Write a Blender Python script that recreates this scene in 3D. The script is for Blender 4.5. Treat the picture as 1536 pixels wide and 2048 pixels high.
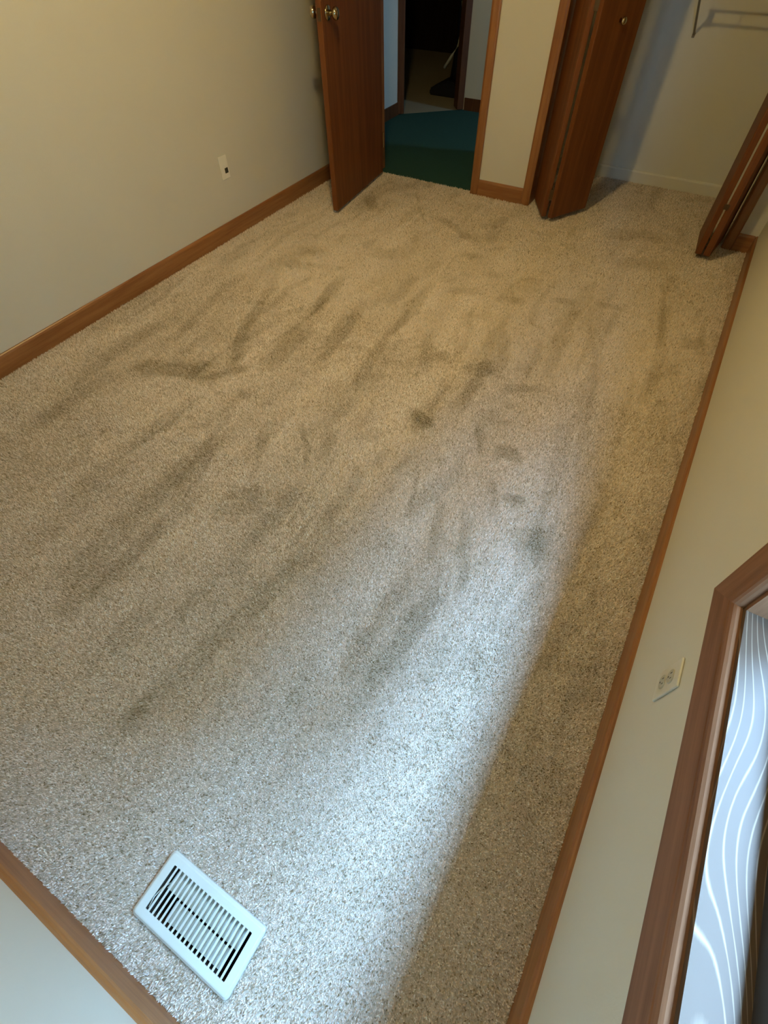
import bpy, bmesh, math, random
import numpy as np
from mathutils import Vector, Matrix

for o in list(bpy.data.objects):
    bpy.data.objects.remove(o, do_unlink=True)
scene = bpy.context.scene
COL = scene.collection

# ------------------------------------------------------------------ camera
cam_data = bpy.data.cameras.new('camera')
cam = bpy.data.objects.new('camera', cam_data)
COL.objects.link(cam)
RIGHT = Vector((0.858547, 0.512574, -0.012825))
DOWN = Vector((0.406986, -0.696478, -0.591000))
FWD = Vector((-0.311863, 0.502182, -0.806570))
M = Matrix(((RIGHT.x, -DOWN.x, -FWD.x, 2.542),
            (RIGHT.y, -DOWN.y, -FWD.y, 0.477),
            (RIGHT.z, -DOWN.z, -FWD.z, 1.4325),
            (0, 0, 0, 1)))
cam.matrix_world = M
cam_data.sensor_fit = 'HORIZONTAL'
cam_data.sensor_width = 36.0
cam_data.lens = 955.9 * 36.0 / 1536.0
cam_data.clip_start = 0.02
scene.camera = cam

# ------------------------------------------------------------------ light
SKY = (0.30, 0.60, 1.0)
SKY_STRENGTH = 112.0
world = bpy.data.worlds.new('world')
scene.world = world
world.use_nodes = True
bg = world.node_tree.nodes['Background']
bg.inputs['Color'].default_value = (*SKY, 1)
bg.inputs['Strength'].default_value = SKY_STRENGTH
LAMP_COLOR = (1.0, 0.75, 0.30)
LAMP_STRENGTH = 402.0

scene.view_settings.view_transform = 'Standard'
scene.view_settings.look = 'None'
scene.view_settings.gamma = 1.0
scene.view_settings.exposure = 0.0
scene.view_settings.use_curve_mapping = False
scene.cycles.max_bounces = 8
scene.cycles.diffuse_bounces = 4
scene.cycles.adaptive_threshold = 0.02
scene.cycles.transparent_max_bounces = 12
scene.cycles.caustics_reflective = False
scene.cycles.caustics_refractive = False
scene.cycles.sample_clamp_indirect = 6.0

# ------------------------------------------------------------------ room numbers (metres)
W, L, H = 2.898, 4.161, 2.44          # right wall, far wall, ceiling
BH = 0.088                            # baseboard height
WT = 0.115                            # wall thickness
DX0, DX1 = 0.262, 1.052               # bedroom doorway, between casings' inner edges
CX0, CX1 = 1.496, 2.742               # closet opening
CB = 4.915                            # closet back wall
CL = 1.19                             # closet left wall
HEAD = 2.03
WY0, WY1, WZ0, WZ1 = 0.215, 1.106, 0.643, 2.0   # window opening
VX0, VX1, VY0, VY1 = 2.071, 2.362, 0.088, 0.2285  # floor register


# ------------------------------------------------------------------ portals (sampling only)
def portal(name, loc, rot, sx, sy):
    ld = bpy.data.lights.new(name, 'AREA')
    ld.shape = 'RECTANGLE'; ld.size = sx; ld.size_y = sy
    ld.cycles.is_portal = True
    lo = bpy.data.objects.new(name, ld); COL.objects.link(lo)
    lo.location = loc; lo.rotation_euler = rot
    return lo
portal('window_portal', (W + 0.118, (WY0 + WY1) / 2, (WZ0 + WZ1) / 2), (0, math.radians(90), 0), WZ1 - WZ0, WY1 - WY0)
portal('hall_window_portal', (3.098, 5.5, 1.55), (0, math.radians(90), 0), 0.5, 0.3)


# ------------------------------------------------------------------ materials
def new_mat(name):
    m = bpy.data.materials.new(name); m.use_nodes = True
    nt = m.node_tree
    b = nt.nodes['Principled BSDF']
    return m, nt, b

def N(nt, typ, **kw):
    n = nt.nodes.new(typ)
    for k, v in kw.items():
        if hasattr(n, k): setattr(n, k, v)
        else: n.inputs[k].default_value = v
    return n

def paint(name, col, rough=0.6, bump=0.15, scale=220.0, mottle=0.04):
    m, nt, b = new_mat(name)
    tc = N(nt, 'ShaderNodeTexCoord')
    n1 = N(nt, 'ShaderNodeTexNoise'); n1.inputs['Scale'].default_value = 2.3; n1.inputs['Detail'].default_value = 3
    mix = N(nt, 'ShaderNodeMixRGB')
    mix.inputs[1].default_value = (*[c * (1 - mottle) for c in col], 1)
    mix.inputs[2].default_value = (*[min(1, c * (1 + mottle)) for c in col], 1)
    n2 = N(nt, 'ShaderNodeTexNoise'); n2.inputs['Scale'].default_value = scale; n2.inputs['Detail'].default_value = 2
    bp = N(nt, 'ShaderNodeBump'); bp.inputs['Strength'].default_value = bump; bp.inputs['Distance'].default_value = 0.0015
    L_ = nt.links.new
    L_(tc.outputs['Object'], n1.inputs['Vector']); L_(tc.outputs['Object'], n2.inputs['Vector'])
    L_(n1.outputs['Fac'], mix.inputs[0]); L_(mix.outputs[0], b.inputs['Base Color'])
    L_(n2.outputs['Fac'], bp.inputs['Height']); L_(bp.outputs['Normal'], b.inputs['Normal'])
    b.inputs['Roughness'].default_value = rough
    b.inputs['Specular IOR Level'].default_value = 0.3
    return m

def wood(name, dark, light, axis='Z', rough=0.35, scale=1.0, spec=0.5, coat=0.0, cathedral=False, bump=0.08):
    """stained wood: grain stretched along one object axis"""
    m, nt, b = new_mat(name)
    L_ = nt.links.new
    tc = N(nt, 'ShaderNodeTexCoord')
    mp = N(nt, 'ShaderNodeMapping')
    s = {'X': (1.2, 26, 26), 'Y': (26, 1.2, 26), 'Z': (26, 26, 1.2)}[axis]
    mp.inputs['Scale'].default_value = tuple(v * scale for v in s)
    L_(tc.outputs['Object'], mp.inputs['Vector'])
    n1 = N(nt, 'ShaderNodeTexNoise'); n1.inputs['Scale'].default_value = 1.6; n1.inputs['Detail'].default_value = 6; n1.inputs['Distortion'].default_value = 0.6
    L_(mp.outputs[0], n1.inputs['Vector'])
    n2 = N(nt, 'ShaderNodeTexNoise'); n2.inputs['Scale'].default_value = 14; n2.inputs['Detail'].default_value = 3
    L_(mp.outputs[0], n2.inputs['Vector'])
    add = N(nt, 'ShaderNodeMath', operation='MULTIPLY_ADD'); add.inputs[1].default_value = 0.35
    L_(n2.outputs['Fac'], add.inputs[0]); L_(n1.outputs['Fac'], add.inputs[2])
    fac = add.outputs[0]
    if cathedral:
        mp2 = N(nt, 'ShaderNodeMapping')
        s2 = {'X': (2.4, 11, 11), 'Y': (11, 2.4, 11), 'Z': (11, 11, 2.4)}[axis]
        mp2.inputs['Scale'].default_value = s2
        L_(tc.outputs['Object'], mp2.inputs['Vector'])
        n3 = N(nt, 'ShaderNodeTexNoise'); n3.inputs['Scale'].default_value = 1.0; n3.inputs['Detail'].default_value = 0.4; n3.inputs['Roughness'].default_value = 0.3
        L_(mp2.outputs[0], n3.inputs['Vector'])
        sp = N(nt, 'ShaderNodeSeparateXYZ'); L_(tc.outputs['Object'], sp.inputs[0])
        wx_ = N(nt, 'ShaderNodeMath', operation='MULTIPLY'); wx_.inputs[1].default_value = 130.0
        L_(sp.outputs['X'], wx_.inputs[0])
        mul = N(nt, 'ShaderNodeMath', operation='MULTIPLY_ADD'); mul.inputs[1].default_value = 30.0
        L_(n3.outputs['Fac'], mul.inputs[0]); L_(wx_.outputs[0], mul.inputs[2])
        fr = N(nt, 'ShaderNodeMath', operation='PINGPONG'); fr.inputs[1].default_value = 1.0
        L_(mul.outputs[0], fr.inputs[0])
        pw = N(nt, 'ShaderNodeMath', operation='POWER'); pw.inputs[1].default_value = 6.0
        L_(fr.outputs[0], pw.inputs[0])
        ad2 = N(nt, 'ShaderNodeMath', operation='MULTIPLY_ADD'); ad2.inputs[1].default_value = 0.75
        ad3 = N(nt, 'ShaderNodeMath', operation='MULTIPLY'); ad3.inputs[1].default_value = 0.45
        L_(fac, ad3.inputs[0])
        L_(pw.outputs[0], ad2.inputs[0]); L_(ad3.outputs[0], ad2.inputs[2])
        fac = ad2.outputs[0]
    cr = N(nt, 'ShaderNodeValToRGB')
    cr.color_ramp.elements[0].position = 0.42; cr.color_ramp.elements[0].color = (*dark, 1)
    cr.color_ramp.elements[1].position = 0.95; cr.color_ramp.elements[1].color = (*light, 1)
    L_(fac, cr.inputs[0]); L_(cr.outputs[0], b.inputs['Base Color'])
    bp = N(nt, 'ShaderNodeBump'); bp.inputs['Strength'].default_value = bump; bp.inputs['Distance'].default_value = 0.001
    L_(fac, bp.inputs['Height']); L_(bp.outputs['Normal'], b.inputs['Normal'])
    b.inputs['Roughness'].default_value = rough
    b.inputs['Specular IOR Level'].default_value = spec
    b.inputs['Coat Weight'].default_value = coat
    b.inputs['Coat Roughness'].default_value = 0.12
    return m

def plain(name, col, rough=0.5, metal=0.0, spec=0.5, noise=0.06, scale=40):
    m, nt, b = new_mat(name)
    tc = N(nt, 'ShaderNodeTexCoord')
    n1 = N(nt, 'ShaderNodeTexNoise'); n1.inputs['Scale'].default_value = scale; n1.inputs['Detail'].default_value = 3
    mix = N(nt, 'ShaderNodeMixRGB')
    mix.inputs[1].default_value = (*[c * (1 - noise) for c in col], 1)
    mix.inputs[2].default_value = (*[min(1, c * (1 + noise)) for c in col], 1)
    nt.links.new(tc.outputs['Object'], n1.inputs['Vector']); nt.links.new(n1.outputs['Fac'], mix.inputs[0])
    nt.links.new(mix.outputs[0], b.inputs['Base Color'])
    b.inputs['Roughness'].default_value = rough; b.inputs['Metallic'].default_value = metal
    b.inputs['Specular IOR Level'].default_value = spec
    return m

WALL = (0.64, 0.60, 0.50)
m_wall = paint('cream_wall_paint', WALL)
m_ceil = paint('white_ceiling_paint', (0.66, 0.65, 0.61), rough=0.9, bump=0.4, scale=90)
m_closet_base = paint('cream_baseboard_paint', (0.65, 0.61, 0.51), rough=0.45, bump=0.03)
W_D, W_L = (0.20, 0.070, 0.020), (0.38, 0.165, 0.055)
m_wood_x = wood('stained_wood_grain_x', W_D, W_L, 'X')
m_wood_y = wood('stained_wood_grain_y', W_D, W_L, 'Y')
m_wood_z = wood('stained_wood_grain_z', W_D, W_L, 'Z')
m_door = wood('door_veneer', (0.11, 0.032, 0.008), (0.20, 0.066, 0.018), 'Z', rough=0.5, scale=0.7, spec=0.25)
m_hall_wood = wood('dark_hall_trim', (0.07, 0.022, 0.007), (0.14, 0.05, 0.016), 'Z', rough=0.5, spec=0.25)
m_window_y = wood('window_trim_y', (0.15, 0.062, 0.028), (0.27, 0.125, 0.062), 'Y', rough=0.6, spec=0.2)
m_window_z = wood('window_trim_z', (0.15, 0.062, 0.028), (0.27, 0.125, 0.062), 'Z', rough=0.6, spec=0.2)
m_sill = wood('varnished_sill', (0.095, 0.058, 0.038), (0.27, 0.19, 0.13), 'Y', rough=0.45, spec=0.2, coat=0.0, cathedral=True, bump=0.2)
m_sash = plain('dark_bronze_sash', (0.035, 0.032, 0.035), 0.45)
m_brass = plain('polished_brass', (0.50, 0.42, 0.28), 0.14, 1.0)
m_hinge = plain('dark_bronze_hinge', (0.10, 0.06, 0.03), 0.5, 0.6)
m_metal = plain('grey_metal', (0.5, 0.48, 0.45), 0.35, 1.0)
m_white_metal = plain('white_enamel', (0.64, 0.68, 0.64), 0.35, 0.0, 0.5, 0.03)
m_damper = plain('dusty_galvanised_damper', (0.55, 0.58, 0.52), 0.6, 0.0, 0.3, 0.25, 90)
m_duct = plain('dark_duct', (0.10, 0.075, 0.055), 0.8, 0.0, 0.2, 0.3)
m_plate = plain('ivory_plastic', (0.67, 0.63, 0.53), 0.35)
m_plate_light = plain('pale_ivory_plastic', (0.80, 0.76, 0.66), 0.35)
m_socket = plain('beige_plastic', (0.46, 0.43, 0.34), 0.4)
m_slot = plain('dark_slot', (0.03, 0.025, 0.02), 0.7)
m_wire = plain('coated_wire', (0.22, 0.17, 0.10), 0.4)
m_black = plain('black_plastic', (0.012, 0.012, 0.015), 0.4)
m_pale = plain('pale_plastic_tube', (0.55, 0.55, 0.45), 0.45)
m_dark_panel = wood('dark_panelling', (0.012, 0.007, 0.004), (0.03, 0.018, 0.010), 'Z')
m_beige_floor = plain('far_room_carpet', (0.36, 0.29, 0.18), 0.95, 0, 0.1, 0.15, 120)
m_teal = plain('teal_carpet', (0.030, 0.078, 0.062), 0.95, 0, 0.1, 0.25, 160)
m_sky_block = plain('sky_block_grey', (0.11, 0.115, 0.10), 0.8, 0, 0.2, 0.2, 6)
m_eave_block = paint('eave_block_paint', (0.45, 0.42, 0.37), rough=0.8)
m_ground = plain('grass', (0.06, 0.10, 0.03), 0.95, 0, 0.1, 0.4, 8)

# glass: clear with a fresnel reflection, lets daylight through
m_glass = bpy.data.materials.new('window_glass'); m_glass.use_nodes = True
nt = m_glass.node_tree; nt.nodes.clear()
g_out = nt.nodes.new('ShaderNodeOutputMaterial'); g_mix = nt.nodes.new('ShaderNodeMixShader')
g_tr = nt.nodes.new('ShaderNodeBsdfTransparent'); g_gl = nt.nodes.new('ShaderNodeBsdfGlossy'); g_gl.inputs['Roughness'].default_value = 0.02
g_lw = nt.nodes.new('ShaderNodeLayerWeight'); g_lw.inputs['Blend'].default_value = 0.5
g_pw = nt.nodes.new('ShaderNodeMath'); g_pw.operation = 'POWER'; g_pw.inputs[1].default_value = 4.0
g_ml = nt.nodes.new('ShaderNodeMath'); g_ml.operation = 'MULTIPLY_ADD'; g_ml.inputs[1].default_value = 0.6; g_ml.inputs[2].default_value = 0.035
nt.links.new(g_lw.outputs['Facing'], g_pw.inputs[0]); nt.links.new(g_pw.outputs[0], g_ml.inputs[0])
nt.links.new(g_ml.outputs[0], g_mix.inputs[0]); nt.links.new(g_tr.outputs[0], g_mix.inputs[1]); nt.links.new(g_gl.outputs[0], g_mix.inputs[2])
nt.links.new(g_mix.outputs[0], g_out.inputs['Surface'])

m_tint = m_glass.copy(); m_tint.name = 'tinted_glass'
m_tint.node_tree.nodes['Transparent BSDF'].inputs['Color'].default_value = (0.85, 0.85, 0.85, 1)

# lamp glass: frosted, gives off the room's warm light
m_lamp = bpy.data.materials.new('lit_frosted_glass'); m_lamp.use_nodes = True
nt = m_lamp.node_tree; nt.nodes.clear()
l_out = nt.nodes.new('ShaderNodeOutputMaterial'); l_em = nt.nodes.new('ShaderNodeEmission')
l_em.inputs['Color'].default_value = (*LAMP_COLOR, 1); l_em.inputs['Strength'].default_value = LAMP_STRENGTH
nt.links.new(l_em.outputs[0], l_out.inputs['Surface'])

# carpet pile: colour per tuft
CARPET = (0.79, 0.66, 0.54)
m_pile = bpy.data.materials.new('carpet_pile'); m_pile.use_nodes = True
nt = m_pile.node_tree; b = nt.nodes['Principled BSDF']
at = nt.nodes.new('ShaderNodeAttribute'); at.attribute_name = 'tuft'
nt.links.new(at.outputs['Color'], b.inputs['Base Color'])
b.inputs['Roughness'].default_value = 0.75; b.inputs['Specular IOR Level'].default_value = 0.25
b.inputs['Sheen Weight'].default_value = 0.15; b.inputs['Sheen Roughness'].default_value = 0.4
m_backing = plain('carpet_backing', tuple(c * 0.75 for c in CARPET), 0.95, 0, 0.1, 0.35, 260)  # darker than the pile, standing in for shade between tufts


# ------------------------------------------------------------------ mesh helpers
def link(name, bm, mat, parent=None, smooth=False):
    me = bpy.data.meshes.new(name)
    bmesh.ops.recalc_face_normals(bm, faces=bm.faces)
    bm.to_mesh(me); bm.free()
    if smooth:
        for p in me.polygons: p.use_smooth = True
    me.materials.append(mat)
    o = bpy.data.objects.new(name, me); COL.objects.link(o)
    if parent is not None:
        o.parent = parent
    return o

def tag(o, label=None, cat=None, kind=None, group=None):
    if label: o['label'] = label
    if cat: o['category'] = cat
    if kind: o['kind'] = kind
    if group: o['group'] = group
    return o

def struct(name, bm, mat, label=None, cat=None, **kw):
    o = link(name, bm, mat, **kw)
    return tag(o, label, cat, 'structure')

def empty(name, loc=(0, 0, 0), rz=0.0):
    o = bpy.data.objects.new(name, None); COL.objects.link(o)
    o.empty_display_size = 0.05
    o.location = loc; o.rotation_euler = (0, 0, rz)
    return o

def box(bm, x0, x1, y0, y1, z0, z1, bev=0.0, seg=2):
    vs = [bm.verts.new(p) for p in ((x0, y0, z0), (x1, y0, z0), (x1, y1, z0), (x0, y1, z0), (x0, y0, z1), (x1, y0, z1), (x1, y1, z1), (x0, y1, z1))]
    fs = [bm.faces.new([vs[i] for i in f]) for f in ((3, 2, 1, 0), (4, 5, 6, 7), (0, 1, 5, 4), (1, 2, 6, 5), (2, 3, 7, 6), (3, 0, 4, 7))]
    if bev > 0:
        es = {e for f in fs for e in f.edges}
        bmesh.ops.bevel(bm, geom=list(es), offset=bev, segments=seg, affect='EDGES', profile=0.5)
    return bm

def B(*a, bev=0.0, seg=2):
    return box(bmesh.new(), *a, bev=bev, seg=seg)

def prism(bm, prof, a, b, fn):
    """sweep a closed 2-D profile from parameter a to b; fn(u, v, t) -> xyz; a, b may be callables of u (mitres)"""
    fa = a if callable(a) else (lambda u: a)
    fb = b if callable(b) else (lambda u: b)
    va = [bm.verts.new(fn(u, v, fa(u))) for u, v in prof]
    vb = [bm.verts.new(fn(u, v, fb(u))) for u, v in prof]
    n = len(prof)
    bm.faces.new(va); bm.faces.new(vb[::-1])
    for i in range(n):
        j = (i + 1) % n
        bm.faces.new((va[j], va[i], vb[i], vb[j]))
    return bm

def lathe(bm, prof, seg=24, axis='Z', loc=(0, 0, 0)):
    """prof: list of (r, h)"""
    rings = []
    def P(r, h, a):
        c, s = r * math.cos(a), r * math.sin(a)
        if axis == 'Z': v = (c, s, h)
        elif axis == 'X': v = (h, c, s)
        else: v = (c, h, s)
        return (v[0] + loc[0], v[1] + loc[1], v[2] + loc[2])
    for r, h in prof:
        if r < 1e-6: rings.append([bm.verts.new(P(0, h, 0))])
        else: rings.append([bm.verts.new(P(r, h, 2 * math.pi * k / seg)) for k in range(seg)])
    for r0, r1 in zip(rings, rings[1:]):
        for k in range(seg):
            k2 = (k + 1) % seg
            if len(r0) == 1 and len(r1) == 1: continue
            if len(r0) == 1: bm.faces.new((r0[0], r1[k], r1[k2]))
            elif len(r1) == 1: bm.faces.new((r0[k], r0[k2], r1[0]))
            else: bm.faces.new((r0[k], r0[k2], r1[k2], r1[k]))
    for r in (rings[0], rings[-1]):
        if len(r) > 2: bm.faces.new(r)
    return bm

def tube(bm, pts, r, seg=8):
    pts = [Vector(p) for p in pts]
    rs = r if isinstance(r, (list, tuple)) else [r] * len(pts)
    rings = []
    for i, p in enumerate(pts):
        d = (pts[min(i + 1, len(pts) - 1)] - pts[max(i - 1, 0)]).normalized()
        up = Vector((0, 0, 1)) if abs(d.z) < 0.9 else Vector((1, 0, 0))
        a = d.cross(up).normalized(); c = d.cross(a).normalized()
        rings.append([bm.verts.new(p + rs[i] * (math.cos(2 * math.pi * k / seg) * a + math.sin(2 * math.pi * k / seg) * c)) for k in range(seg)])
    for r0, r1 in zip(rings, rings[1:]):
        for k in range(seg):
            k2 = (k + 1) % seg
            bm.faces.new((r0[k], r0[k2], r1[k2], r1[k]))
    bm.faces.new(rings[0]); bm.faces.new(rings[-1][::-1])
    return bm

# ------------------------------------------------------------------ SETTING
FZ = -0.0085     # carpet backing; pile tips reach about z = 0
# floor with a hole for the register's duct
hx0, hx1, hy0, hy1 = VX0 + 0.018, VX1 - 0.018, VY0 + 0.016, VY1 - 0.016
bm = bmesh.new()
box(bm, -0.02, hx0, -0.02, 4.94, -0.06, FZ)
box(bm, hx1, W + 0.02, -0.02, 4.94, -0.06, FZ)
box(bm, hx0, hx1, -0.02, hy0, -0.06, FZ)
box(bm, hx0, hx1, hy1, 4.94, -0.06, FZ)
floor = struct('floor', bm, m_backing, 'bedroom floor under the beige carpet', 'floor')

struct('ceiling', B(-0.15, 3.05, -0.15, 8.0, H, H + 0.1), m_ceil, 'white bedroom ceiling', 'ceiling')
struct('wall_left', B(-WT, 0, -WT, L + WT, -0.06, H), m_wall, 'cream wall on the left of the bedroom', 'wall')
struct('wall_near', B(-WT, W + WT, -WT, 0, -0.06, H), m_wall, 'cream wall at the bottom left corner, lit blue by the window', 'wall')
bm = bmesh.new()
box(bm, W, W + WT, -WT, WY0 - 0.012, -0.06, H); box(bm, W, W + WT, WY1 + 0.012, CB + 0.1, -0.06, H)
box(bm, W, W + WT, WY0 - 0.012, WY1 + 0.012, -0.06, WZ0 - 0.012); box(bm, W, W + WT, WY0 - 0.012, WY1 + 0.012, WZ1 + 0.012, H)
struct('wall_right', bm, m_wall, 'cream wall on the right holding the window', 'wall')
bm = bmesh.new()
box(bm, 0, DX0 - 0.012, L, L + WT, -0.06, H)
box(bm, DX1 + 0.012, CX0 - 0.012, L, L + WT, -0.06, H)
box(bm, CX1 + 0.012, W, L, L + WT, -0.06, H)
box(bm, DX0 - 0.012, DX1 + 0.012, L, L + WT, HEAD + 0.012, H)
box(bm, CX0 - 0.012, CX1 + 0.012, L, L + WT, HEAD + 0.012, H)
struct('wall_far', bm, m_wall, 'cream wall between the doorway and the closet', 'wall')
struct('wall_closet_back', B(CL - 0.1, W, CB, CB + 0.1, -0.06, H), m_wall, 'shadowed cream back wall of the open closet', 'wall')
struct('wall_closet_left', B(CL - 0.1, CL, L + WT, CB, -0.06, H), m_wall, 'left end wall inside the closet', 'wall')

# hall and the dark room beyond it
HW = -0.31; HF = 5.895; HC = 5.475          # hall left wall, hall far wall, start of the angled doorway
HX = 0.165
bm = bmesh.new()
vs = [bm.verts.new(p) for p in ((HW, L + 0.03, -0.004), (CL - 0.1, L + 0.03, -0.004), (CL - 0.1, CB + 0.1, -0.004), (3.0, CB + 0.1, -0.004), (3.0, HF, -0.004), (HX, HF, -0.004), (HW, HC, -0.004))]
vb = [bm.verts.new((v.co.x, v.co.y, -0.05)) for v in vs]
bm.faces.new(vs); bm.faces.new(vb[::-1])
for i in range(7): bm.faces.new((vs[i], vb[i], vb[(i + 1) % 7], vs[(i + 1) % 7]))
struct('floor_hall', bm, m_teal, 'dark teal hall carpet through the doorway', 'floor')
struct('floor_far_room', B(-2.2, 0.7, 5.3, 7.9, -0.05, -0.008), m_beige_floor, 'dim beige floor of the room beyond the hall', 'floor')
bm = B(HW - 0.1, HW, L + WT, HC, -0.05, H); box(bm, HW - 0.1, 0.0, L + 0.001, L + WT, -0.05, H)
struct('wall_hall_left', bm, m_wall, 'pale hall wall left of the angled doorway', 'wall')
struct('wall_hall_far', B(HX, 3.1, HF, HF + 0.1, -0.05, H), m_wall, 'pale hall wall right of the angled doorway', 'wall')
bm = bmesh.new()
box(bm, 3.0, 3.1, CB, 5.35, -0.05, H); box(bm, 3.0, 3.1, 5.65, HF, -0.05, H)
box(bm, 3.0, 3.1, 5.35, 5.65, -0.05, 1.3); box(bm, 3.0, 3.1, 5.35, 5.65, 1.8, H)
struct('wall_hall_right', bm, m_wall, 'end wall of the hall', 'wall')
bm = bmesh.new()
box(bm, -2.3, -2.2, 5.2, 8.0, -0.05, H); box(bm, -2.3, 0.8, 7.9, 8.0, -0.05, H); box(bm, 0.7, 0.8, HF + 0.1, 8.0, -0.05, H)
box(bm, -2.3, HW - 0.1, 5.2, 5.3, -0.05, H)
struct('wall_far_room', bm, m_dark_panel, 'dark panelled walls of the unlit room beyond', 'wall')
struct('ceiling_far_room', B(-2.35, -0.15, 4.0, 8.0, H, H + 0.1), m_ceil, 'ceiling of the unlit room', 'ceiling')
# header over the angled doorway
ang = math.atan2(HF - HC, HX - HW); wid = math.hypot(HF - HC, HX - HW)
def angled(o):
    o.location = (HW, HC, 0); o.rotation_euler = (0, 0, ang); return o
angled(struct('wall_hall_header', B(-0.02, wid + 0.02, 0, 0.1, HEAD, H), m_wall, 'wall above the angled hall doorway', 'wall'))
t = angled(empty('trim_3')); tag(t, 'dark wood casing around the angled doorway across the hall', 'door frame', 'structure')
# casing legs and head (side boards wrap the wall ends)
link('casing_board', B(-0.004, 0.055, -0.016, 0.11, 0, HEAD + 0.05, bev=0.003), m_hall_wood, t)
link('casing_board', B(wid - 0.055, wid + 0.004, -0.016, 0.11, 0, HEAD + 0.05, bev=0.003), m_hall_wood, t)
link('casing_board', B(0.055, wid - 0.055, -0.016, 0.11, HEAD - 0.01, HEAD + 0.05, bev=0.003), m_hall_wood, t)
struct('baseboard_hall_left', B(HW, HW + 0.012, L + WT, HC - 0.002, -0.01, BH, bev=0.002), m_hall_wood, 'dark wood baseboard along the hall left wall', 'baseboard')
struct('baseboard_hall_far', B(HX + 0.02, 2.9, HF - 0.012, HF, -0.01, BH, bev=0.002), m_hall_wood, 'dark wood baseboard on the far hall wall', 'baseboard')
t = tag(empty('window_2', (3.0, 5.5, 1.55)), 'small daylit window at the end of the hall', 'window', 'structure')
bm = bmesh.new()
box(bm, 0.03, 0.08, -0.15, 0.15, -0.25, -0.23); box(bm, 0.03, 0.08, -0.15, 0.15, 0.23, 0.25)
box(bm, 0.03, 0.08, -0.15, -0.13, -0.23, 0.23); box(bm, 0.03, 0.08, 0.13, 0.15, -0.23, 0.23)
link('window_frame', bm, m_hall_wood, t)
link('pane', B(0.053, 0.057, -0.13, 0.13, -0.23, 0.23), m_tint, t)

# outdoors: unseen overhang and wall added to shape the window daylight; the ground
struct('eave_sky_block', B(W + WT, 3.42, -6, 9, 2.25, 2.42), m_eave_block, 'unseen overhang added outside the window to cut off steep sky', 'roof')
bm = B(5.5, 5.7, -9, 2.4, -0.4, 5.3); box(bm, 5.5, 5.7, 2.4, 4.6, -0.4, 3.4)
struct('wall_sky_block', bm, m_sky_block, 'unseen tall grey wall added outside to block low sky', 'wall')
struct('ground', B(-15, 20, -15, 22, -0.6, -0.4), m_ground, 'grass ground outside', 'ground')

# ------------------------------------------------------------------ baseboards
def base_profile(h=BH, t=0.013):
    return [(0, -0.012), (t, -0.012), (t, h - 0.012), (t * 0.75, h - 0.004), (t * 0.45, h), (0, h)]
bm = prism(bmesh.new(), base_profile(), 0.0, L, lambda u, v, s: (u, s, v))
struct('baseboard_left', bm, m_wood_y, 'long golden brown baseboard along the left wall', 'baseboard')
bm = prism(bmesh.new(), base_profile(), 0.013, L, lambda u, v, s: (W - u, s, v))
struct('baseboard_right', bm, m_wood_y, 'brown baseboard along the right wall below the window', 'baseboard')
bm = prism(bmesh.new(), base_profile(), 0.013, W - 0.013, lambda u, v, s: (s, u, v))
struct('baseboard_near', bm, m_wood_x, 'brown baseboard at the bottom left corner beside the vent', 'baseboard')
CW = 0.057   # casing width
bm = prism(bmesh.new(), base_profile(), DX1 + CW, CX0 - CW, lambda u, v, s: (s, L - u, v))
struct('baseboard_far', bm, m_wood_x, 'short brown baseboard between the doorway and closet casings', 'baseboard')
bm = prism(bmesh.new(), base_profile(), CX1 + CW, W - 0.013, lambda u, v, s: (s, L - u, v))
struct('baseboard_closet_stub', bm, m_wood_x, 'short dark baseboard right of the closet', 'baseboard')
bm = prism(bmesh.new(), base_profile(0.07, 0.010), CL, W, lambda u, v, s: (s, CB - u, v))
struct('baseboard_closet', bm, m_closet_base, 'cream painted baseboard on the closet back wall', 'baseboard')

# ------------------------------------------------------------------ door and closet trim
def casing_profile(w=CW, t=0.016):
    # u from inner edge outward, v out of the wall
    return [(0, 0), (0, t * 0.55), (0.006, t * 0.8), (0.014, t), (w - 0.008, t), (w - 0.002, t * 0.85), (w, t * 0.6), (w, 0)]
def opening_trim(name, x0, x1, label):
    t = tag(empty(name, (0, 0, 0)), label, 'door frame', 'structure')
    prof = casing_profile()
    zb = -0.006
    link('casing_board', prism(bmesh.new(), prof, zb, lambda u: HEAD + u, lambda u, v, s: (x0 - u, L - v, s)), m_wood_z, t)
    link('casing_board', prism(bmesh.new(), prof, zb, lambda u: HEAD + u, lambda u, v, s: (x1 + u, L - v, s)), m_wood_z, t)
    link('casing_board', prism(bmesh.new(), prof, lambda u: x0 - u, lambda u: x1 + u, lambda u, v, s: (s, L - v, HEAD + u)), m_wood_x, t)
    j = 0.012
    link('jamb', B(x0 - j, x0, L, L + WT, zb, HEAD), m_wood_z, t)
    link('jamb', B(x1, x1 + j, L, L + WT, zb, HEAD), m_wood_z, t)
    link('jamb', B(x0 - j, x1 + j, L, L + WT, HEAD, HEAD + j), m_wood_x, t)
    return t
t = opening_trim('trim_1', DX0, DX1, 'golden brown casing around the open bedroom doorway')
link('door_stop', B(DX1 - 0.011, DX1, L + 0.045, L + 0.08, 0, HEAD), m_wood_z, t)
t = opening_trim('trim_2', CX0, CX1, 'golden brown casing around the closet opening')
link('track', B(CX0, CX1, L + 0.045, L + 0.075, HEAD - 0.03, HEAD), m_metal, t)

# ------------------------------------------------------------------ bedroom door, swung open
DW, DT, DH = 0.757, 0.035, 2.0
hinge = Vector((0.320, 4.147, 0.0))
dirv = Vector((0.411 - 0.320, 3.398 - 4.147, 0)).normalized()
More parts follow.
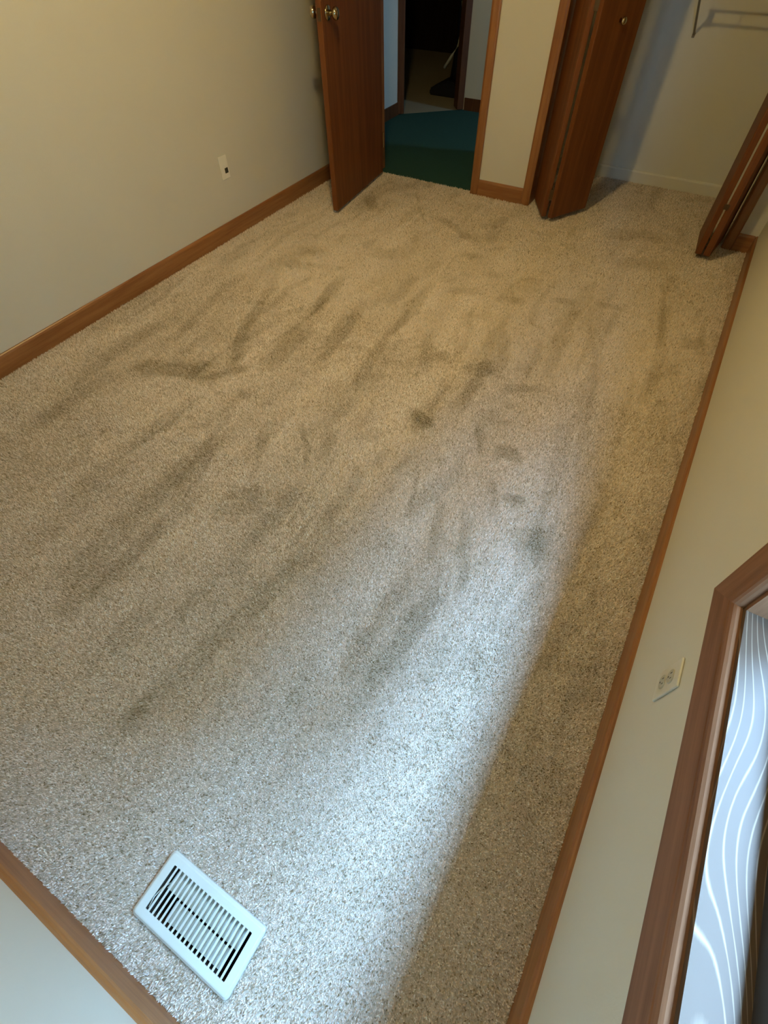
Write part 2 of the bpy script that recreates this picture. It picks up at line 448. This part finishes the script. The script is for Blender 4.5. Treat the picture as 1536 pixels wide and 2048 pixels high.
# local frame: +X along the door from hinge to free edge, +Y to the left-wall side
door = tag(empty('door_1', (hinge.x, hinge.y, 0.014), math.atan2(dirv.y, dirv.x)), 'reddish brown flush door standing open by the left wall', 'door', 'structure')
link('door_slab', B(0, DW, -DT, 0.0, 0, DH, bev=0.0025), m_door, door)
# local +Y for direction (-Y world) is +X world: the visible face is y = 0
def knob(side):
    s = 1 if side > 0 else -1
    y0 = 0.0 if side > 0 else -DT
    prof = [(0.0, 0.0), (0.031, 0.0), (0.031, 0.004), (0.027, 0.008), (0.013, 0.010), (0.010, 0.026), (0.014, 0.032), (0.025, 0.040), (0.028, 0.050), (0.024, 0.060), (0.012, 0.065), (0.0, 0.066)]
    k = empty('door_knob'); k.parent = door; k.location = (DW - 0.062, y0, 0.94)
    link('rosette', lathe(bmesh.new(), [(r, s * h) for r, h in prof[:4]] + [(0, s * 0.009)], 28, 'Y'), m_brass, k, True)
    link('knob', lathe(bmesh.new(), [(r, s * h) for r, h in [(0.0, 0.008), (0.013, 0.009)] + prof[5:]], 28, 'Y'), m_brass, k, True)
knob(1); knob(-1)
link('latch_plate', B(DW - 0.001, DW + 0.0012, -0.028, -0.007, 0.915, 0.965), m_hinge, door)
for z in (0.2, 1.0, 1.8):
    link('hinge', lathe(bmesh.new(), [(0, z - 0.045), (0.006, z - 0.045), (0.006, z + 0.045), (0, z + 0.045)], 12, 'Z', (-0.004, 0.004, 0)), m_brass, door)

# ------------------------------------------------------------------ bifold closet doors
def panel(parent, a, b_, thick, side, name='door_panel', bev=0.004):
    """a vertical panel whose one face runs from a to b_ (floor points); thick to the given side"""
    a = Vector((*a, 0)); b_ = Vector((*b_, 0))
    d = b_ - a; ln = d.length
    p = link(name, B(0, ln, min(0, side * thick), max(0, side * thick), 0.022, 2.0, bev=bev, seg=3), m_door, parent)
    p.location = a; p.rotation_euler = (0, 0, math.atan2(d.y, d.x))
    return p
bl = tag(empty('door_2'), 'folded reddish brown bifold door at the left of the closet', 'closet door', 'structure')
# pivot panel, then leading panel with the knob
panel(bl, (1.503, 4.232), (1.652, 3.962), 0.03, 1)
pl = panel(bl, (1.716, 3.960), (1.866, 4.232), 0.03, 1)
k = link('knob', lathe(bmesh.new(), [(0, 0), (0.009, 0.0), (0.008, -0.010), (0.015, -0.018), (0.017, -0.024), (0.013, -0.030), (0, -0.032)], 20, 'Y', (0.155, 0, 0.93)), m_brass, pl, True)
for z in (0.15, 1.0, 1.85):
    link('hinge', B(1.664, 1.704, 3.972, 3.978, z - 0.03, z + 0.03), m_hinge, bl)
br = tag(empty('door_3'), 'tightly folded dark bifold door at the right of the closet', 'closet door', 'structure')
panel(br, (2.617, 3.926), (2.592, 4.232), 0.034, -1)
panel(br, (2.697, 3.924), (2.735, 4.226), 0.038, 1)
for z in (0.28, 1.0, 1.85):
    link('hinge', B(2.644, 2.670, 3.9235, 3.930, z - 0.012, z + 0.012), m_hinge, br)

# ------------------------------------------------------------------ window in the right wall
win = tag(empty('window_1', (0, 0, 0)), 'daylit wood framed window in the right wall at the lower right', 'window', 'structure')
rv = 0.011                       # reveal of the jamb edge
iy0, iy1, iz0, iz1 = WY0 - rv, WY1 + rv, WZ0 - rv, WZ1 + rv
cw = 0.092
wprof = [(0, 0), (0, 0.004), (0.002, 0.009), (0.006, 0.013), (0.011, 0.0155), (0.017, 0.016), (0.019, 0.0145), (0.022, 0.016),
         (cw - 0.006, 0.018), (cw - 0.002, 0.017), (cw, 0.013), (cw, 0)]
wprof = [(u * 1.0, v) for u, v in wprof]
link('casing_board', prism(bmesh.new(), wprof, lambda u: iy0 - u, lambda u: iy1 + u, lambda u, v, s: (W - v, s, iz0 - u)), m_window_y, win)
link('casing_board', prism(bmesh.new(), wprof, lambda u: iy0 - u, lambda u: iy1 + u, lambda u, v, s: (W - v, s, iz1 + u)), m_window_y, win)
link('casing_board', prism(bmesh.new(), wprof, lambda u: iz0 - u, lambda u: iz1 + u, lambda u, v, s: (W - v, iy1 + u, s)), m_window_z, win)
link('casing_board', prism(bmesh.new(), wprof, lambda u: iz0 - u, lambda u: iz1 + u, lambda u, v, s: (W - v, iy0 - u, s)), m_window_z, win)
SD = 0.070                       # visible sill depth
link('sill', B(W, W + WT + 0.02, WY0 - 0.012, WY1 + 0.012, WZ0 - 0.012, WZ0), m_sill, win)
link('jamb', B(W, W + WT, WY1, WY1 + 0.012, WZ0, WZ1), m_window_z, win)
link('jamb', B(W, W + WT, WY0 - 0.012, WY0, WZ0, WZ1), m_window_z, win)
link('jamb', B(W, W + WT, WY0 - 0.012, WY1 + 0.012, WZ1, WZ1 + 0.012), m_window_y, win)
xs = W + SD
ss = empty('sash'); ss.parent = win
for (y0, y1, z0, z1) in ((WY0, WY1, WZ0, WZ0 + 0.034), (WY0, WY1, WZ1 - 0.034, WZ1), (WY0, WY1, 1.30, 1.335)):
    link('rail', B(xs, xs + 0.03, y0, y1, z0, z1, bev=0.002), m_sash, ss)
for (y0, y1) in ((WY0, WY0 + 0.032), (WY1 - 0.032, WY1)):
    link('stile', B(xs, xs + 0.03, y0, y1, WZ0 + 0.034, WZ1 - 0.034, bev=0.002), m_sash, ss)
for (z0, z1) in ((WZ0 + 0.034, 1.30), (1.335, WZ1 - 0.034)):
    link('pane', B(xs + 0.013, xs + 0.017, WY0 + 0.032, WY1 - 0.032, z0, z1), m_glass, ss)

# ------------------------------------------------------------------ ceiling light (the warm light in the room)
cl_ = tag(empty('ceiling_light', (1.449, 2.08, H)), 'warm frosted dome ceiling light in the middle of the room', 'ceiling light')
link('base_plate', lathe(bmesh.new(), [(0, 0), (0.085, 0), (0.085, -0.02), (0.075, -0.03), (0, -0.03)], 32), m_brass, cl_, True)
link('glass_dome', lathe(bmesh.new(), [(0.07 * math.cos(a), -0.03 - 0.09 * math.sin(a)) for a in [i * math.pi / 2 / 8 for i in range(8)]] + [(0, -0.12)], 32), m_lamp, cl_, True)

# ------------------------------------------------------------------ floor register
reg = tag(empty('floor_register', (VX0, VY0, 0.0)), 'white slotted metal floor vent set in the carpet', 'vent')
RX, RY = VX1 - VX0, VY1 - VY0
sx0, sx1, sy0, sy1 = 0.0255, RX - 0.0245, 0.0235, RY - 0.0235       # slotted field
# face plate: raised rim ring, built as a stepped frame
def rrect(x0, x1, y0, y1, r, n=4):
    pts = []
    for cx_, cy_, a0 in ((x1 - r, y1 - r, 0), (x0 + r, y1 - r, 90), (x0 + r, y0 + r, 180), (x1 - r, y0 + r, 270)):
        for k in range(n + 1):
            a = math.radians(a0 + 90 * k / n)
            pts.append((cx_ + r * math.cos(a), cy_ + r * math.sin(a)))
    return pts
bm = bmesh.new()
loops = [(rrect(0, RX, 0, RY, 0.010), -0.004), (rrect(0.0008, RX - 0.0008, 0.0008, RY - 0.0008, 0.010), 0.0035), (rrect(0.0055, RX - 0.0055, 0.0055, RY - 0.0055, 0.007), 0.0075),
         (rrect(0.008, RX - 0.008, 0.008, RY - 0.008, 0.006), 0.0082),
         (rrect(sx0, sx1, sy0, sy1, 0.002), 0.0085), (rrect(sx0, sx1, sy0, sy1, 0.002), 0.0055)]
rings = [[bm.verts.new((x, y, z)) for x, y in lp] for lp, z in loops]
for r0, r1 in zip(rings, rings[1:]):
    n = len(r0)
    for i in range(n):
        bm.faces.new((r0[i], r0[(i + 1) % n], r1[(i + 1) % n], r1[i]))
link('face_plate', bm, m_white_metal, reg)
nsl = 20
pitch = (sx1 - sx0) / (nsl - 0.42)
slot_w = pitch * 0.58
me_bar = None
for i in range(nsl - 1):
    xa = sx0 + slot_w + i * pitch
    if me_bar is None:
        o = link('slat', B(0, pitch - slot_w, 0, sy1 - sy0 + 0.002, 0.0, 0.0022, bev=0.0007, seg=1), m_white_metal, reg); me_bar = o.data
    else:
        o = bpy.data.objects.new('slat', me_bar); COL.objects.link(o); o.parent = reg
    o.location = (xa, sy0 - 0.001, 0.0060)
# damper blades under the slots and the duct they sit in
for (ya, yb, tilt, xa, xb) in ((sy0 + 0.004, (sy0 + sy1) / 2 - 0.0025, 6, sx0 + 0.05, sx1 - 0.022), ((sy0 + sy1) / 2 + 0.0025, sy1 - 0.002, -9, sx0 + 0.012, sx1 - 0.012)):
    o = link('damper_blade', B(xa, xb, -(yb - ya) / 2, (yb - ya) / 2, -0.0006, 0.0006), m_damper, reg)
    o.location = (0, (ya + yb) / 2, -0.010); o.rotation_euler = (math.radians(tilt), 0, 0)
o = link('lever', tube(bmesh.new(), [(sx0 + 0.004, sy0 + 0.004, 0.001), (sx0 + 0.001, sy0 + 0.025, 0.004), (sx0 + 0.006, sy0 + 0.05, 0.001), (sx0 + 0.012, sy0 + 0.06, -0.008)], 0.0012, 6), m_white_metal, reg)
bm = bmesh.new()
d0, d1, e0, e1 = hx0 - VX0, hx1 - VX0, hy0 - VY0, hy1 - VY0
for (a, b2, c, d) in ((d0, d0 + 0.001, e0, e1), (d1 - 0.001, d1, e0, e1), (d0, d1, e0, e0 + 0.001), (d0, d1, e1 - 0.001, e1)):
    box(bm, a, b2, c, d, -0.22, -0.002)
box(bm, d0, d1, e0, e1, -0.222, -0.22)
link('duct', bm, m_duct, reg)

# ------------------------------------------------------------------ wall plates
# right wall: duplex outlet (local X along the wall towards the far wall, Y up the wall, Z out of the wall)
def wall_frame(name, loc, out):
    o = empty(name, loc)
    z = Vector(out); y = Vector((0, 0, 1)); x = y.cross(z)
    o.rotation_euler = Matrix((x, y, z)).transposed().to_euler()
    return o
ow = tag(wall_frame('wall_outlet', (W, 1.058, 0.376), (-1, 0, 0)), 'ivory duplex power outlet low on the right wall below the window', 'outlet')
link('cover_plate', B(-0.035, 0.035, -0.058, 0.058, 0, 0.0055, bev=0.0025), m_plate, ow)
for s in (-1, 1):
    bm = bmesh.new()
    lathe(bm, [(0, 0.004), (0.0168, 0.004), (0.0168, 0.0072), (0.0155, 0.0080), (0, 0.0080)], 24)
    for v in bm.verts:
        v.co.y = max(-0.0138, min(0.0138, v.co.y)) + s * 0.0195
    sk = link('socket', bm, m_socket, ow)
    for xx in (-0.0063, 0.0063):
        link('slot', B(xx - 0.0011, xx + 0.0011, s * 0.0195 + 0.0005, s * 0.0195 + 0.0085, 0.0078, 0.0083), m_slot, sk)
    link('slot', lathe(bmesh.new(), [(0, 0.0078), (0.0024, 0.0078), (0.0024, 0.0083), (0, 0.0083)], 10, 'Z', (0, s * 0.0195 - 0.007, 0)), m_slot, sk)
link('screw', lathe(bmesh.new(), [(0, 0.005), (0.003, 0.005), (0.0025, 0.0066), (0, 0.0068)], 12), m_metal, ow)
ol = tag(wall_frame('wall_outlet', (0, 2.846, 0.362), (1, 0, 0)), 'ivory wall plate with a dark socket low on the left wall', 'outlet')
link('cover_plate', B(-0.033, 0.033, -0.058, 0.058, 0, 0.0065, bev=0.0028), m_plate_light, ol)
link('socket', B(-0.002, 0.023, -0.030, -0.004, 0.005, 0.0085, bev=0.001), m_slot, ol)
link('socket', B(-0.011, 0.011, 0.006, 0.030, 0.005, 0.0080, bev=0.001), m_plate_light, ol)

# ------------------------------------------------------------------ wire shelf in the closet
sh = tag(empty('wire_shelf', (0, CB, 1.032)), 'wire closet shelf on an angled brace against the back wall', 'shelf')
SX0, SX1 = 2.056, W - 0.004
yf = -0.290
link('lip_wire', tube(bmesh.new(), [(SX0, yf, 0.006), (SX1, yf, 0.006)], 0.005), m_wire, sh)
link('lip_wire', tube(bmesh.new(), [(SX0, yf, -0.044), (SX1, yf, -0.044)], 0.005), m_wire, sh)
link('back_wire', tube(bmesh.new(), [(SX0, -0.006, 0.004), (SX1, -0.006, 0.004)], 0.003), m_wire, sh)
me_w = me_t = None
nw = 32
for i in range(nw):
    x = SX0 + 0.004 + (SX1 - SX0 - 0.01) * i / (nw - 1)
    if me_w is None:
        o = link('deck_wire', tube(bmesh.new(), [(0, -0.004, 0.008), (0, yf + 0.002, 0.008)], 0.0012, 5), m_wire, sh); me_w = o.data
    else:
        o = bpy.data.objects.new('deck_wire', me_w); COL.objects.link(o); o.parent = sh
    o.location = (x, 0, 0)
for i in range(6):
    x = SX0 + 0.004 + i * 0.145
    if me_t is None:
        o = link('lip_strut', tube(bmesh.new(), [(0, yf, -0.044), (0, yf, 0.006)], 0.0035, 6), m_wire, sh); me_t = o.data
    else:
        o = bpy.data.objects.new('lip_strut', me_t); COL.objects.link(o); o.parent = sh
    o.location = (x, 0, 0)
link('brace', tube(bmesh.new(), [(2.056, yf, -0.02), (2.072, -0.004, -0.248)], 0.0065), m_wire, sh)
link('clip', B(2.044, 2.074, yf - 0.006, yf + 0.010, -0.055, 0.012, bev=0.003), m_wire, sh)
link('wall_anchor', B(2.064, 2.080, -0.006, 0, -0.264, -0.242, bev=0.002), m_wire, sh)

# ------------------------------------------------------------------ dark upright cleaner in the room beyond
vc = tag(empty('vacuum_cleaner', (-0.18, 6.32, -0.008)), 'dark upright vacuum cleaner with a pale tube in the unlit room', 'vacuum cleaner')
bm = bmesh.new()
hp = [(-0.17, 0.0), (0.15, 0.0), (0.15, 0.10), (0.05, 0.13), (-0.08, 0.10), (-0.17, 0.05)]
prism(bm, hp, -0.13, 0.13, lambda u, v, s: (u, s, v))
bmesh.ops.bevel(bm, geom=bm.edges[:], offset=0.012, segments=2, affect='EDGES')
link('floor_head', bm, m_black, vc)
for y in (-0.11, 0.11):
    link('wheel', lathe(bmesh.new(), [(0, y - 0.015), (0.045, y - 0.015), (0.05, y - 0.01), (0.05, y + 0.01), (0.045, y + 0.015), (0, y + 0.015)], 18, 'Y', (0.12, 0, 0.05)), m_black, vc)
link('body', tube(bmesh.new(), [(0.06, 0, 0.08), (0.10, 0, 0.22), (0.13, 0, 0.42), (0.12, 0, 0.62), (0.10, 0, 0.72)], [0.07, 0.085, 0.09, 0.085, 0.05], 14), m_black, vc, True)
link('tube', tube(bmesh.new(), [(-0.02, -0.12, 0.22), (0.05, -0.12, 0.31), (0.115, -0.12, 0.40), (0.13, -0.11, 0.52), (0.11, -0.1, 0.68)], [0.014, 0.013, 0.011, 0.007, 0.009], 10), m_pale, vc, True)
link('handle', tube(bmesh.new(), [(0.10, 0, 0.70), (0.06, 0, 0.95), (0.02, 0, 1.10), (-0.06, 0, 1.13)], 0.014, 10), m_black, vc, True)

# ------------------------------------------------------------------ carpet pile
rng = np.random.default_rng(7)
def vnoise(x, y, seed):
    """smooth value noise, about -1..1"""
    r = np.random.default_rng(seed); T = r.random((256, 256))
    xi = np.floor(x).astype(int); yi = np.floor(y).astype(int)
    fx = x - xi; fy = y - yi
    fx = fx * fx * (3 - 2 * fx); fy = fy * fy * (3 - 2 * fy)
    a = T[xi % 256, yi % 256]; b_ = T[(xi + 1) % 256, yi % 256]
    c = T[xi % 256, (yi + 1) % 256]; d = T[(xi + 1) % 256, (yi + 1) % 256]
    return 2 * ((a * (1 - fx) + b_ * fx) * (1 - fy) + (c * (1 - fx) + d * fx) * fy) - 1

# brush marks in the nap, their shading painted as darker tufts: x, y, length, width, angle from +Y (deg, + towards +X), strength
STROKES = [(1.424, 2.563, 0.713, 0.063, 176, 0.5), (1.472, 2.072, 0.373, 0.065, 171, 0.45), (0.938, 2.495, 0.455, 0.065, 174, 0.5), (1.025, 2.028, 0.382, 0.136, 175, 0.5), (1.226, 2.2, 0.584, 0.046, 168, 0.45), (1.674, 2.305, 0.348, 0.065, 162, 0.4), (0.68, 1.589, 0.396, 0.134, 64, 0.6), (0.921, 1.704, 0.23, 0.068, -155, 0.45), (0.651, 2.309, 0.468, 0.064, 158, 0.4), (0.816, 1.917, 0.467, 0.062, 156, 0.4), (0.385, 2.303, 0.318, 0.056, 170, 0.35), (0.454, 1.935, 0.507, 0.059, 169, 0.3), (0.607, 2.71, 0.333, 0.081, 71, 0.35), (0.555, 2.877, 0.203, 0.116, 61, 0.4), (0.98, 3.068, 0.138, 0.125, 69, 0.4), (1.449, 3.31, 0.134, 0.083, 88, 0.35), (1.217, 3.59, 0.479, 0.062, 116, 0.35), (1.871, 1.872, 0.106, 0.09, 41, 0.55), (1.868, 1.888, 0.134, 0.048, 111, 0.4), (1.529, 1.496, 0.239, 0.029, 134, 0.5), (1.612, 1.536, 0.188, 0.052, 161, 0.55), (2.146, 1.884, 0.171, 0.034, 149, 0.5), (1.949, 2.322, 0.134, 0.11, 51, 0.5), (1.969, 2.121, 0.264, 0.06, -177, 0.35), (1.744, 2.309, 0.098, 0.07, 28, 0.4), (2.275, 1.876, 0.099, 0.09, 69, 0.7), (2.377, 1.661, 0.083, 0.052, 60, 0.7), (2.494, 1.535, 0.117, 0.085, 60, 0.55), (2.061, 1.716, 0.056, 0.048, 54, 0.4), (1.914, 1.62, 0.137, 0.032, -170, 0.4), (2.174, 2.288, 0.173, 0.063, 64, 0.45), (1.597, 2.923, 0.199, 0.074, 64, 0.4), (1.868, 2.97, 0.119, 0.061, 66, 0.4), (2.101, 3.09, 0.132, 0.061, 65, 0.4), (2.338, 3.163, 0.128, 0.06, 70, 0.4), (1.649, 3.169, 0.095, 0.08, 72, 0.35), (2.582, 3.279, 0.675, 0.035, -9, 0.4), (2.777, 3.043, 0.117, 0.078, 67, 0.45), (2.245, 4.052, 0.401, 0.157, 72, 0.4), (2.383, 3.726, 0.31, 0.112, 73, 0.35), (1.361, 3.558, 0.215, 0.082, 77, 0.3), (0.523, 3.651, 0.268, 0.087, 134, 0.5), (0.752, 3.906, 0.31, 0.079, 88, 0.25), (0.832, 3.794, 0.547, 0.029, 144, 0.3), (2.469, 2.311, 0.604, 0.033, 170, 0.3), (2.617, 2.405, 0.433, 0.033, 175, 0.3), (2.203, 2.695, 0.507, 0.054, 176, 0.35), (1.97, 2.314, 0.505, 0.064, 177, 0.35), (2.665, 1.69, 0.322, 0.037, -176, 0.35), (1.999, 3.049, 0.496, 0.04, 177, 0.3), (1.909, 2.571, 0.414, 0.053, 176, 0.35), (2.393, 2.947, 0.44, 0.04, 179, 0.3), (1.822, 0.933, 0.477, 0.084, -172, 0.4), (1.764, 0.532, 0.415, 0.078, -172, 0.35), (1.185, 1.153, 0.468, 0.114, 179, 0.4), (1.203, 0.742, 0.438, 0.109, 176, 0.35), (0.949, 0.878, 0.605, 0.114, 176, 0.3), (1.486, 1.155, 0.187, 0.173, 52, 0.4), (1.317, 0.851, 0.528, 0.089, 176, 0.4), (0.901, 0.889, 0.271, 0.111, -176, 0.3), (1.523, 0.546, 0.267, 0.076, 5, 0.3), (2.187, 1.41, 0.273, 0.04, 163, 0.5), (2.315, 1.367, 0.342, 0.041, 160, 0.5), (2.309, 1.638, 0.186, 0.023, 155, 0.45), (2.519, 1.527, 0.162, 0.048, 143, 0.4), (2.29, 1.037, 0.28, 0.07, -173, 0.5), (2.27, 0.8, 0.244, 0.065, -178, 0.35), (2.247, 0.868, 0.097, 0.076, -1, 0.3), (1.808, 1.365, 0.346, 0.058, 171, 0.45), (2.019, 1.528, 0.248, 0.027, 157, 0.4), (1.819, 1.621, 0.177, 0.041, 180, 0.35), (2.73, 1.289, 0.349, 0.043, -172, 0.3), (1.646, 1.175, 0.377, 0.065, 178, 0.35), (1.337, 1.43, 0.357, 0.077, 175, 0.35), (1.533, 1.715, 0.247, 0.058, -179, 0.35), (0.903, 1.283, 0.401, 0.079, -178, 0.35), (0.439, 1.225, 0.508, 0.087, -175, 0.3), (0.332, 1.582, 0.629, 0.087, 180, 0.3), (0.611, 1.829, 0.41, 0.064, 173, 0.3), (1.735, 0.431, 0.133, 0.05, 6, 0.3), (2.107, 0.693, 0.193, 0.061, -175, 0.25), (1.626, 0.724, 0.226, 0.069, 180, 0.3), (1.288, 0.6, 0.256, 0.076, 178, 0.3), (1.877, 2.048, 0.284, 0.047, 173, 0.3), (1.532, 2.098, 0.309, 0.052, 169, 0.3), (2.146, 2.495, 0.323, 0.038, 173, 0.3), (1.72, 2.587, 0.371, 0.049, 172, 0.35), (0.996, 2.335, 0.373, 0.058, 158, 0.3), (2.522, 1.022, 0.07, 0.044, 169, 0.4), (2.67, 1.464, 0.129, 0.055, 137, 0.3), (1.382, 1.354, 0.245, 0.034, 151, 0.35), (2.507, 0.775, 0.195, 0.034, -180, 0.25), (1.185, 2.204, 0.31, 0.043, 172, 0.3)]
def nap(x, y):
    wx = x + 0.05 * vnoise(x * 2.1, y * 2.1, 1) + 0.02 * vnoise(x * 7, y * 7, 2)
    wy = y + 0.12 * vnoise(x * 1.7 + 9, y * 1.7, 3)
    f = 0.55 * vnoise(wx * 7.5 + 0.12 * wy * 7.5, wy * 1.1, 4) + 0.35 * vnoise(wx * 15 - 0.2 * wy * 15, wy * 2.6, 5) + 0.25 * vnoise(wx * 9, wy * 8, 6)
    f = np.clip(f, -1, 1) * 0.30
    g = vnoise(wx * 13 + 3 + 0.1 * wy * 13, wy * 1.9, 8) + 0.5 * vnoise(wx * 31, wy * 6.0, 9)
    f -= 0.28 * np.clip((g - 0.55) / 0.22, 0, 1)
    g = vnoise(wx * 11 + 7, wy * 10, 10) + 0.4 * vnoise(wx * 30, wy * 24, 11)
    f -= 0.24 * np.clip((g - 0.66) / 0.15, 0, 1)
    e = np.clip((y - 0.25) / 0.8, 0, 1); f *= 0.3 + 0.7 * e * e * (3 - 2 * e)
    jx = x + 0.016 * vnoise(x * 9, y * 5, 21) + 0.010 * vnoise(x * 34, y * 22, 22)
    jy = y + 0.020 * vnoise(x * 8, y * 6, 23) + 0.016 * vnoise(x * 30, y * 24, 24)
    for (sx, sy, ln, wd, an, st) in STROKES:
        m = (np.abs(x - sx) < ln) & (np.abs(y - sy) < ln)
        if not m.any(): continue
        ca, sa = math.cos(math.radians(an)), math.sin(math.radians(an))
        dx, dy = jx[m] - sx, jy[m] - sy
        u = (dx * sa + dy * ca) / (ln / 2); v = (dx * ca - dy * sa) / (wd / 2)
        f[m] -= 0.95 * st * np.exp(-np.abs(u) ** 5 * 1.1 - np.abs(v) ** 6 * 0.9)
    return f

def inside(x, y):
    m = (x > 0.012) & (x < W - 0.012) & (y > 0.012) & (y < L - 0.012)
    m |= (x > DX0) & (x < DX1) & (y >= L - 0.012) & (y < L + 0.028)
    m |= (x > CX0 + 0.003) & (x < CX1 - 0.003) & (y >= L - 0.012) & (y < L + WT)
    m |= (x > CL) & (x < W) & (y >= L + WT - 0.003) & (y < CB - 0.011)
    m &= ~((x > VX0 + 0.002) & (x < VX1 - 0.002) & (y > VY0 + 0.002) & (y < VY1 - 0.002))
    m &= ~((x < DX0) & (y > L - 0.02)) & ~((x > DX1) & (x < CX0) & (y > L - 0.016))
    return m

def tufts(y0, y1, pitch):
    gx = np.arange(0, W, pitch); gy = np.arange(y0, y1, pitch)
    X, Y = np.meshgrid(gx, gy)
    X = X.ravel() + rng.uniform(-0.5, 0.5, X.size) * pitch
    Y = Y.ravel() + rng.uniform(-0.5, 0.5, Y.size) * pitch
    m = inside(X, Y)
    X, Y = X[m], Y[m]; n = X.size
    nf = nap(X, Y)
    h = 0.0090 + rng.normal(0, 0.0015, n)
    r = pitch * rng.uniform(0.50, 0.72, n)
    az = rng.uniform(0, 2 * np.pi, n); ln = rng.uniform(0.0, 0.006, n) * (pitch / 0.004)
    tx = X + ln * np.cos(az) + 0.0022 * nf; ty = Y + ln * np.sin(az) + 0.0045 * nf
    co = np.empty((n, 4, 3))
    rot = rng.uniform(0, 2 * np.pi, n)
    for k in range(3):
        a = rot + k * 2 * np.pi / 3
        co[:, k, 0] = X + r * np.cos(a); co[:, k, 1] = Y + r * np.sin(a); co[:, k, 2] = FZ - 0.001
    co[:, 3, 0] = tx; co[:, 3, 1] = ty; co[:, 3, 2] = FZ + h
    base = (np.arange(n) * 4)[:, None, None]
    fc = (np.array([[0, 1, 3], [1, 2, 3], [2, 0, 3]])[None] + base).reshape(-1, 3)
    # colour: heathered yarn, darker roots, shading of the nap lay painted in
    k = 1.04 + (0.27 if pitch < 0.0042 else 0.18 if pitch < 0.005 else 0.10) * rng.normal(0, 1, n) + 0.55 * nf
    k *= np.where(rng.random(n) < (0.13 if pitch < 0.005 else 0.05), 0.55, 1.0)
    k = np.clip(k, 0.3, 1.75)
    hue = rng.normal(0, 0.03, n)
    c = np.stack([CARPET[0] * k * (1 + hue), CARPET[1] * k ** 1.10, CARPET[2] * k ** 1.45 * (1 - hue), np.ones(n)], 1)
    col = np.repeat(c[:, None, :], 4, 1)
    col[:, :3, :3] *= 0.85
    return co.reshape(-1, 3), fc, col.reshape(-1, 4)

def carpet(name, bands):
    cs, fs, ks, off = [], [], [], 0
    for y0, y1, p in bands:
        a, f, k = tufts(y0, y1, p)
        cs.append(a); fs.append(f + off); ks.append(k); off += len(a)
    co = np.concatenate(cs).astype(np.float32); fc = np.concatenate(fs).astype(np.int32); kc = np.clip(np.concatenate(ks), 0, 1).astype(np.float32)
    me = bpy.data.meshes.new(name)
    me.vertices.add(len(co)); me.vertices.foreach_set('co', co.ravel())
    me.loops.add(fc.size); me.loops.foreach_set('vertex_index', fc.ravel())
    me.polygons.add(len(fc)); me.polygons.foreach_set('loop_start', np.arange(0, fc.size, 3, dtype=np.int32))
    at_ = me.color_attributes.new('tuft', 'FLOAT_COLOR', 'POINT')
    at_.data.foreach_set('color', kc.ravel())
    me.update(); me.validate()
    me.polygons.foreach_set('use_smooth', np.ones(len(fc), dtype=bool))
    me.materials.append(m_pile)
    o = bpy.data.objects.new(name, me); COL.objects.link(o)
    return tag(o, 'beige cut pile bedroom carpet with brush marks in the nap', 'carpet', 'stuff')
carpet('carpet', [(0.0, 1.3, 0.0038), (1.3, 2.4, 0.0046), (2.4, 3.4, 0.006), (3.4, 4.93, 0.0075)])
